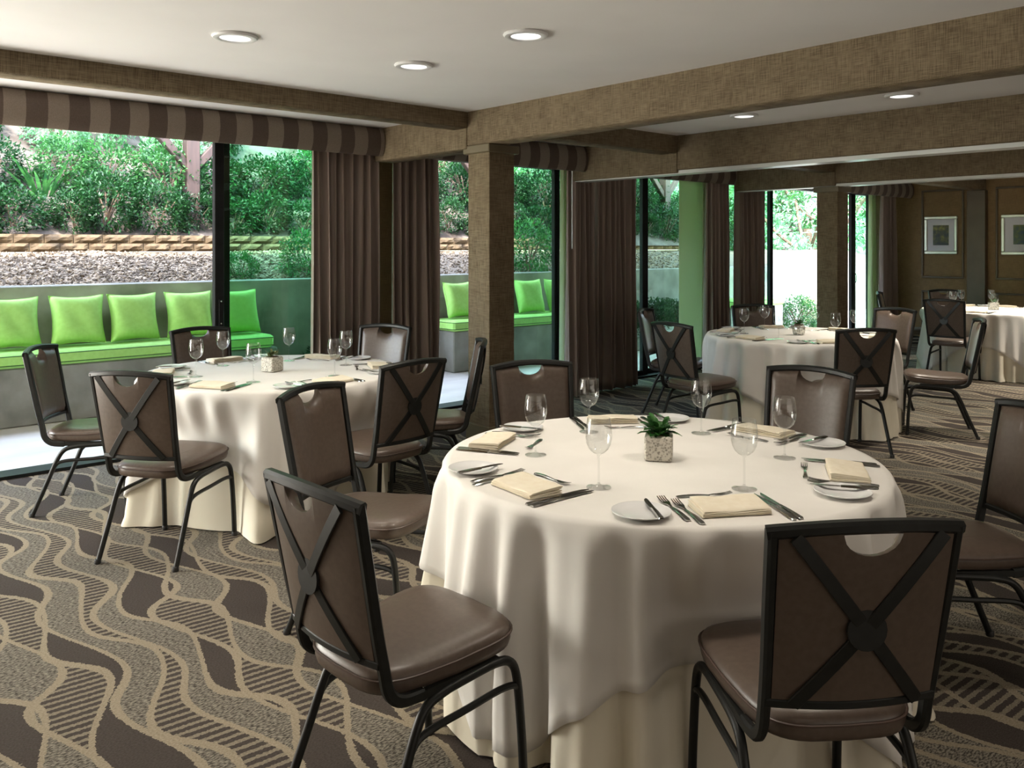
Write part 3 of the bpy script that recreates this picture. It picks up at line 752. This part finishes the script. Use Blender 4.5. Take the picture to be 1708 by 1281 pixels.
# ------------------------------------------------------------------ outdoors: patio, bench, retaining wall
struct(bx('patio', 'patio', -8, 34, 6.42, 9.5, -.14, -.004))
struct(bx('wall_retaining', 'concrete', -8, 15.6, 8.50, 8.72, -.1, 1.15, bev=.008))
struct(bx('wall_retaining', 'concrete', 15.6, 34, 8.50, 8.72, -.1, 1.15, bev=.008))
def bench(x0, x1, label):
    e = empty('concrete_bench', (x0, 8.0, 0)); bx('base', 'concrete', 0, x1-x0, 0, .498, -.003, .49, e, .012); return tag(e, label, 'bench', 'built-in concrete benches')
bench(-8, 3.93, 'long grey concrete bench along the patio wall'); bench(6.18, 8.9, 'grey concrete bench end seen past the linen column'); bench(11.9, 13.5, 'short concrete bench beyond the far doorway')
def seat_pad(x0, x1, label):
    e = empty('bench_cushion', (x0, 7.97, .492)); w = x1-x0
    MB().box(0, w, 0, .50, 0, .125, .022).build('pad', 'green', e)
    for z in (.024, .101):
        p = [(.012, .012), (w-.012, .012), (w-.003, .03), (w-.003, .49), (.003, .49), (.003, .03)]
        p = [(.016, -.001), (w-.016, -.001), (w+.001, .016), (w+.001, .49), (-.001, .49), (-.001, .016)]
        MB().sweep([(x, y, z) for x, y in p], circ(.004, 6), (0, 0, 1), True).build('piping', 'green_dark', e)
    return tag(e, label, 'cushion', 'green bench cushions')
seat_pad(-8, 3.88, 'long lime green seat cushion on the patio bench'); seat_pad(6.16, 8.9, 'lime green seat cushion on the bench past the linen column'); seat_pad(11.9, 13.52, 'green cushion on the short bench beyond the far doorway')
def pillow_mesh(seed):
    rnd = random.Random(seed); ph = [rnd.uniform(0, 6) for _ in range(4)]; s = .225; n = 25; b = MB()
    def fn(u, v, sg):
        x, y = 2*u-1, 2*v-1
        pin = 1-.10*(1-abs(y)**2)*abs(x)**3; pin2 = 1-.10*(1-abs(x)**2)*abs(y)**3
        h = .085*((1-x**4)*(1-y**4))**.55
        h += .006*sin(9*x*y+ph[0])*(1-h*8)*(abs(x*y))+.004*sin(6*x+4*y+ph[1])*min(1, h*12)
        return (x*s*pin, sg*h, y*s*pin2+s)
    for sg in (1, -1):
        k = MB().grid(lambda u, v: fn(u, v, sg), n, n)
        b.add(k.v, k.f if sg < 0 else [tuple(reversed(f)) for f in k.f])
    return b.mesh('case', M['green'], True, 80)
PM = [pillow_mesh(k) for k in range(3)]
PIPE = []
def edge_pts():
    s = .225; out = []
    for k in range(48):
        t = k/12; sd, f = int(t), 2*(t-int(t))-1
        x, y = [(f, -1), (1, f), (-f, 1), (-1, -f)][sd]
        out.append((x*s*(1-.10*(1-abs(y)**2)*abs(x)**3), 0, y*s*(1-.10*(1-abs(x)**2)*abs(y)**3)+s))
    return out
pipe_me = MB().sweep(edge_pts(), circ(.004, 6), (0, 1, 0), True).mesh('piping', M['green'])
def pillow(x, k, tilt, yaw, label, y=8.25):
    e = empty('throw_pillow', (x, y, .628)); e.rotation_euler = (tilt, 0, yaw); put('case', PM[k % 3], e); put('piping', pipe_me, e)
    return tag(e, label, 'pillow', 'lime green throw pillows')
for i, (x, yw, lab) in enumerate(((1.62, .05, 'lime green throw pillow cut off at the picture edge'), (2.14, -.04, 'lime green pillow, second from the picture edge, above the threshold chair'),
        (2.63, .06, 'lime green pillow, third along the bench'), (3.145, -.05, 'lime green pillow half behind the black door stile'),
        (3.64, .04, 'lime green pillow seen through the tinted pane at the end of the bench'))):
    pillow(x, i, radians(-15), yw, lab, 8.24)
for i, (x, lab) in enumerate(((6.50, 'lime green pillow on the end of the far bench beside the column'), (7.68, 'lime green pillow behind the pane past the column'), (8.22, 'lime green pillow partly hidden by the pale sheer'))):
    pillow(x, i+1, radians(-15), .05*(-1)**i, lab, 8.24)

# gravel bank and the block wall
def bank(x, y): return 1.12+.30*sstep(8.7, 10.35, y)+.03*noise.noise((x*1.3, y*1.3, 0))
MB().grid(lambda u, v: (-4+24*u, 8.70+1.75*v, bank(-4+24*u, 8.70+1.75*v)), 90, 12).build('gravel_bank', 'gravel')
g_ = bpy.data.objects['gravel_bank']; tag(g_, 'bank of pale gravel between concrete wall and stone blocks', 'gravel', kind='stuff')
rnd = random.Random(3); b = MB()
for k in range(13000):
    x = rnd.uniform(1.2, 13) if k > 6500 else rnd.uniform(1.0, 6.2); y = rnd.uniform(8.74, 10.4); r = rnd.uniform(.010, .024); z = bank(x, y)+r*.35
    q = [Vector((rnd.gauss(0, 1), rnd.gauss(0, 1), rnd.gauss(0, 1))).normalized() for _ in range(1)][0]
    m = RT(x, y, z) @ Matrix.Rotation(rnd.uniform(0, 6.28), 4, q) @ Matrix.Diagonal((r*1.5, r, r*.7, 1))
    b.add([(1, 0, 0), (-1, 0, 0), (0, 1, 0), (0, -1, 0), (0, 0, 1), (0, 0, -1)], [(0, 2, 4), (2, 1, 4), (1, 3, 4), (3, 0, 4), (2, 0, 5), (1, 2, 5), (3, 1, 5), (0, 3, 5)], m)
tag(b.build('gravel', 'pebble', None, False), 'loose pale gravel stones covering the bank', 'gravel', kind='stuff')
def block_mesh(seed):
    rnd = random.Random(seed); b = MB(); nx, nz = 6, 4; w, h, d = .293, .098, .20
    V, F = [], []
    for j in range(nz):
        for i in range(nx):
            u, v = i/(nx-1), j/(nz-1); ed = min(u, 1-u, v, 1-v) == 0
            V.append(((u-.5)*w, (-.0 if ed else -rnd.uniform(.014, .042))+d*0, v*h))
    for j in range(nz-1):
        for i in range(nx-1): F.append((j*nx+i, j*nx+i+1, (j+1)*nx+i+1, (j+1)*nx+i))
    o = len(V); V += [(-w/2*.9, d, 0), (w/2*.9, d, 0), (w/2*.9, d, h), (-w/2*.9, d, h)]
    F += [(0, nx-1, o+1, o)[::-1], ((nz-1)*nx, nz*nx-1, o+2, o+3), (0, (nz-1)*nx, o+3, o), (nx-1, nz*nx-1, o+2, o+1)[::-1], (o, o+1, o+2, o+3)[::-1]]
    b.add(V, F); return b.mesh('block', M['stone'], False)
BM = [block_mesh(k) for k in range(7)]
sw = empty('stone_block_wall', (0, 10.36, 1.36)); rnd = random.Random(8); struct(sw); sw['label'] = 'low retaining wall of rough tan stone blocks above the gravel bank'
for r_ in range(3):
    for k in range(50):
        x = .4+.30*k+(.15 if r_ % 2 else 0)
        if x > 15: continue
        o = put('block', BM[rnd.randrange(7)], sw, (x, .03*r_+rnd.uniform(-.012, .012)+(.35*sstep(8.5, 12, x)), .101*r_-.02), rnd.uniform(-.05, .05))

# hillside, timber posts, roof over the patio
def hill(x, y): return -2.3*sstep(14.5, 18.5, x)*sstep(9, 11, y)+1.60+.74*(y-10.6)+.30*noise.noise((x*.5, y*.5, 3.))*sstep(10.7, 12.5, y)+.10*noise.noise((x*1.7, y*1.7, 1.))*sstep(10.6, 11, y)
h_ = MB().grid(lambda u, v: (-12+62*u, 10.50+15*v, hill(-12+62*u, 10.50+15*v)), 150, 50).build('hill', 'soil', None, True, 180); struct(h_)
def post(x, y, label):
    z0 = hill(x, y)-.15; e = empty('timber_post', (x, y, z0)); h = 3.35-z0; w = .085
    MB().box(-w, w, -w, w, 0, h, .01).build('post', 'post', e)
    for s_ in (-1, 1):
        MB().sweep([(s_*.06, 0, h-.80), (s_*.72, 0, h-.10)], rect(.10, .10, .1), (0, 1, 0)).build('brace', 'post', e)
    return tag(e, label, 'timber post', 'timber posts of the patio roof')
post(4.19, 10.98, 'brown timber post with slanting braces, seen over the green pillows'); post(14.0, 11.0, 'timber post with brace glimpsed beside the middle window mullion'); post(9.1, 10.98, 'timber post with braces partly behind the linen column')
rf = empty('patio_roof', (0, 0, 3.33)); struct(rf)
bx('roof_shade_deck', 'roof', -9, 13.6, 6.6, 8.9, .16, .24, rf); bx('roof_shade_deck', 'roof', 9.0, 14.2, 8.9, 10.5, .16, .24, rf); bx('front_beam', 'post', -9, 13.6, 10.88, 11.08, 0, .16, rf)  # second deck panel is an unseen addition that shades the far retaining wall
for k in range(12): bx('rafter', 'post', -8+1.9*k, -7.91+1.9*k, 6.6, 11.2, .02, .16, rf)
struct(bx('roof', 'roof', -9, 13.6, -5, 6.75, 2.95, 3.2))
struct(bx('wall_outside_fascia', 'roof', -9, 13.6, 6.5, 6.75, 2.5, 2.95))
pb = empty('pier_stand_in', (8.245, 6.265, .045)); bx('backlit_panel', 'sheer', 0, .49, 0, .004, 0, 2.30, pb); bx('bottom_bar', 'light_trim', 0, .49, -.006, .010, -.012, .006, pb); bx('head_track', 'light_trim', 0, .49, -.012, .02, 2.30, 2.33, pb)  # translucent panel stands in for the pier so that backlight brightens it
tag(pb, 'flat translucent panel standing in for the pale green pier in the middle bay', 'blind')

# ------------------------------------------------------------------ planting
def foliage_mesh(name, m, n, rx, ry, rz, leaf, seed, flat=.35, ratio=.5):
    rnd = random.Random(seed); V, F = [], []
    # leaf sprays: little clusters around random tips in the crown, denser near its surface
    ncl = max(12, n//9)
    for k in range(ncl):
        while True:
            p = Vector((rnd.uniform(-1, 1), rnd.uniform(-1, 1), rnd.uniform(-1, 1)))
            if p.length <= 1: break
        p = p.normalized()*(.45+.55*p.length**.5)*(1+.22*noise.noise(p*2.3+Vector((seed, 0, 0))))
        out = p.normalized(); c = Vector((p.x*rx, p.y*ry, rz+p.z*rz))
        for q in range(9):
            d = (out*.7+Vector((rnd.gauss(0, .6), rnd.gauss(0, .6), rnd.gauss(.1, .5)))).normalized()
            l = leaf*rnd.uniform(.7, 1.3); w = l*ratio; s_ = d.cross(Vector((rnd.gauss(0, flat), rnd.gauss(0, flat), 1))).normalized()
            a = c+Vector((rnd.uniform(-1, 1), rnd.uniform(-1, 1), rnd.uniform(-1, 1)))*leaf*1.3
            up = s_.cross(d); o = len(V)
            V += [a, a+d*l*.5+s_*w*.5+up*l*.06, a+d*l-up*l*.1, a+d*l*.5-s_*w*.5+up*l*.06]; F.append((o, o+1, o+2, o+3))
    b = MB(); b.v = V; b.f = F; return b.mesh(name, M[m], False)
def twig_mesh(rx, rz, seed, n=7, r=.012):
    rnd = random.Random(seed); b = MB()
    for k in range(n):
        a = rnd.uniform(0, 6.28); t = rnd.uniform(.3, .8)
        b.sweep(smooth_path([(0, 0, -.1), (.3*t*rx*cos(a), .3*t*rx*sin(a), rz*.6), (t*rx*cos(a+.3), t*rx*sin(a+.3), rz*1.4)], 3), circ(r, 5), (1, 0, 0))
    return b.mesh('stems', M['stem'])
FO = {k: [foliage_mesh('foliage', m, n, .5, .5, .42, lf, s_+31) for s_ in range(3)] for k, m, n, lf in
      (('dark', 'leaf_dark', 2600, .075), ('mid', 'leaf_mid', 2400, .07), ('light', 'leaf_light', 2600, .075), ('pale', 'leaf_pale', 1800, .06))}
TW = [twig_mesh(.5, .42, k) for k in range(3)]
def shrub(name, x, y, z, s_, hz, kind, i, label, group):
    e = empty(name, (x, y, z), i*1.7); e.scale = (s_, s_, s_*hz)
    put('foliage', FO[kind][i % 3], e)['kind'] = 'stuff'; put('stems', TW[i % 3], e)
    return tag(e, label, 'shrub', group)
rnd = random.Random(12); i = 0
GL = {'dark': ('dark glossy shrub in the shaded row just above the stone blocks', 'shaded shrubs above the stone blocks'),
      'mid': ('mid green leafy shrub growing on the slope behind the shaded row', 'mid green shrubs on the slope'),
      'light': ('sunlit bright green shrub high on the slope', 'sunlit shrubs high on the slope'), 'pale': ('pale yellowish sunlit shrub on the slope', 'pale shrubs on the slope')}
ORD = 'first second third fourth fifth sixth seventh eighth ninth tenth eleventh twelfth thirteenth fourteenth fifteenth sixteenth'.split()
LOOK = {'dark': 'dark glossy shrub', 'mid': 'mid green shrub', 'light': 'bright green shrub', 'pale': 'pale shrub'}
ROWS = ['just above the stone blocks', 'in the second planting row', 'in the third planting row', 'halfway up the slope', 'high on the slope', 'near the top of the slope', 'topping the slope']
seen_n = {}; row_i = -1
def where_seen(x, y):
    k = 854+FPX*(x*sin(YAW)-y*cos(YAW))/(x*cos(YAW)+y*sin(YAW))
    for lim_, t in ((0, 'beyond the picture edge'), (354, 'over the green pillows'), (520, 'behind the tinted pane'), (725, 'behind the first curtains'), (860, 'behind the linen column'), (930, 'past the linen column'),
                    (1045, 'behind the rod curtain'), (1127, 'by the middle mullion'), (1285, 'behind the middle table curtains'), (1370, 'outside the far doorway')):
        if k < lim_: return t
    return 'outside the far corner'
def scatter(x0, x1, step, y0, y1, s0, s1, kinds, hz, skip=.0):
    global i, row_i
    x = x0; row_i += 1
    while x < x1:
        if rnd.random() >= skip:
            y = rnd.uniform(y0, y1); k = rnd.choice(kinds); xx = x+rnd.uniform(-.2, .2)*step
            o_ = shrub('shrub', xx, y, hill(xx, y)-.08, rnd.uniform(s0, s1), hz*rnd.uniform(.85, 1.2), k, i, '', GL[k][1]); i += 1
            w_ = where_seen(xx, y); q_ = (k, row_i, w_); seen_n[q_] = seen_n.get(q_, 0)+1
            o_['label'] = '%s %s %s, %s' % (ORD[seen_n[q_]-1], LOOK[k], ROWS[row_i], w_)
        x += step
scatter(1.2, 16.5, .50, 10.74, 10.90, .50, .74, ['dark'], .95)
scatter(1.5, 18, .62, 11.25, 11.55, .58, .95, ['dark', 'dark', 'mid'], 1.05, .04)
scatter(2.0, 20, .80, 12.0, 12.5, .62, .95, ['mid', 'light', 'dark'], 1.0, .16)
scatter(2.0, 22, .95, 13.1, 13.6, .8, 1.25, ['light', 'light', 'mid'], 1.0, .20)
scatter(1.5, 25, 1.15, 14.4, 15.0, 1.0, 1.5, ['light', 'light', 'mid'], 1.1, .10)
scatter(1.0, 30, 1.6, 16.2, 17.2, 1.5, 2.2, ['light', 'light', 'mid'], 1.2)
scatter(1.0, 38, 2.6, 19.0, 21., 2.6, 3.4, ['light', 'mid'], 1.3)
# planter shrubs by the patio wall
def near(name, x, y, z, s_, hz, kind, label, group=None):
    global i
    o = shrub(name, x, y, z, s_, hz, kind, i, label, group or 'shrubs planted by the patio wall'); i += 1; return o
near('shrub', 4.78, 9.0, 1.06, .62, 1.1, 'mid', 'rounded green bush on top of the concrete wall seen through the tinted pane')
near('shrub', 3.95, 8.98, 1.06, .40, 1.1, 'mid', 'small green bush on the wall just behind the black door stile')
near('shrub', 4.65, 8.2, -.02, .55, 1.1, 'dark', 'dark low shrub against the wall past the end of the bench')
near('shrub', 8.35, 9.05, 1.06, .75, 1.2, 'mid', 'leafy bush standing over the bench wall behind the column')
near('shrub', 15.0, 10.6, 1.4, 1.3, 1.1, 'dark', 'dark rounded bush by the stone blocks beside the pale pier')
def planter(x0, x1, label):
    e = empty('planter_box', (x0, 7.95, -.004)); bx('curb', 'concrete', 0, x1-x0, 0, .5, 0, .19, e, .008)
    for k in range(2): bx('board', 'siding', .01, x1-x0-.01, .02, .05, .192+.072*k, .260+.072*k, e, .004)
    return tag(e, label, 'planter')
planter(9.35, 11.6, 'low planter with white boards under the shrubs by the middle window')
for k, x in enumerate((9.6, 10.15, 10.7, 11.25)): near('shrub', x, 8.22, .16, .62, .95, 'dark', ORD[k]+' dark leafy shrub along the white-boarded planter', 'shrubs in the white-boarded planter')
near('shrub', 14.25, 8.15, -.03, .75, .9, 'mid', 'green shrub on the paving beyond the far doorway'); near('shrub', 15.2, 8.25, -.03, .6, 1.2, 'pale', 'pale flowering shrub against the sunlit wall')
for k in range(2):
    st = bx('step', 'white_wall', 14.4+.5*k, 17.5, 7.4+.3*k, 8.0, -.004+.13*k, .126+.13*k, None, .006); struct(st)

# strap-leaved plants
def strap_plant(x, y, n, l, label, seed, m='leaf_mid', w=.045, z=None):
    rnd = random.Random(seed); e = empty('strap_leaf_plant', (x, y, (hill(x, y) if z is None else z)-.02))
    for k in range(n):
        a = rnd.uniform(0, 6.28); el = rnd.uniform(.5, 1.35); d = Vector((cos(a)*cos(el), sin(a)*cos(el), sin(el)))
        b = MB(); leaf_faces(b, (.03*cos(a), .03*sin(a), 0), d, Vector((-sin(el)*cos(a), -sin(el)*sin(a), cos(el))), l*rnd.uniform(.7, 1.1), w, rnd.uniform(.15, .5), 6); b.build('leaf', m, e)
    return tag(e, label, 'plant', 'strap-leaved plants')
strap_plant(2.55, 11.35, 38, 1.0, 'tall arching strap-leaved plant above the blocks at the picture edge', 2, z=1.98)
strap_plant(10.6, 12.1, 28, .9, 'strap-leaved plant on the slope seen past the linen column', 4)
strap_plant(14.9, 12.2, 26, 1.0, 'strap-leaved plant on the slope beside the middle window mullion', 6)

def tree(x, y, z, h, rx, rz, kind, leaf, n, label, tr=.08, bark='bark', seed=1, lean=(0, 0)):
    e = empty('tree', (x, y, z)); rnd = random.Random(seed)
    MB().sweep(smooth_path([(0, 0, -.2), (lean[0]*.3+.05, lean[1]*.3, h*.35), (lean[0]*.6, lean[1]*.6, h*.7), (lean[0], lean[1], h)], 5), circ(tr, 9), (1, 0, 0)).build('trunk', bark, e)
    for k in range(4):
        a = k*1.6+seed; MB().sweep(smooth_path([(lean[0]*.6, lean[1]*.6, h*.62), (lean[0]+.4*rx*cos(a), lean[1]+.4*rx*sin(a), h*.95), (lean[0]+.75*rx*cos(a), lean[1]+.75*rx*sin(a), h+rz*.5)], 4), circ(tr*.35, 6), (1, 0, 0)).build('branch', bark, e)
    c = put('crown', foliage_mesh('crown', kind, n, rx, rx, rz, leaf, seed*7), e, (lean[0], lean[1], h-.45*rz)); c['kind'] = 'stuff'
    return tag(e, label, 'tree')
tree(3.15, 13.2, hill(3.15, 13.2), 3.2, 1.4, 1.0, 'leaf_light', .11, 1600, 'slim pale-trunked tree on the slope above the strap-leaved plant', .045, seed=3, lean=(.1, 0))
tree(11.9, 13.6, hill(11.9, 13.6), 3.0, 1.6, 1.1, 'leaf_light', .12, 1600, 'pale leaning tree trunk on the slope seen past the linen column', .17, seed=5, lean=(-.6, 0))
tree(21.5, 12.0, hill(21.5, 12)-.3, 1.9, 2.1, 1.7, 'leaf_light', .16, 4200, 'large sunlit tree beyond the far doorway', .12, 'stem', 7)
tree(24.8, 13.2, hill(24.8, 13.2)-.5, 2.2, 2.8, 2.4, 'leaf_mid', .18, 4600, 'deep green tree standing behind the sunlit one', .15, 'stem', 9)
tree(19.2, 10.9, hill(19.2, 10.9)-.3, .7, 1.1, .8, 'leaf_pale', .10, 2600, 'low pale golden tree over the sunlit wall', .07, 'stem', 11)
tree(18.2, 13.6, hill(18.2, 13.6)-.4, 2.4, 2.3, 1.9, 'leaf_mid', .16, 3600, 'leafy tree on the slope between middle bay and far doorway', .12, 'stem', 13)

# neighbouring clad building beyond the far corner
nb = empty('clad_building', (20.2, 7.2, -.004))
bx('wall', 'shadow_siding', 0, 5, 0, 1.25, 0, 4.2, nb)
for z0, z1 in ((.55, .95), (1.42, 1.60), (2.18, 2.5), (2.62, 2.86)): bx('band', 'siding', -.05, 0, -.05, 1.25, z0, z1, nb, .005)
for k in range(3): bx('batten', 'shadow_siding', -.065, -.05, .1+.42*k, .19+.42*k, 2.62, 2.86, nb)
bx('eave', 'siding', -.7, 5, -.6, 1.26, 3.0, 3.1, nb, .01)
tag(nb, 'white clad building with teal shadow tone outside the far corner window', 'building')
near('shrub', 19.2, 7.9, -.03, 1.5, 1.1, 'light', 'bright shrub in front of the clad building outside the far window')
near('shrub', 18.4, 7.5, -.03, 1.0, .9, 'pale', 'pale low shrub in front of the clad building')
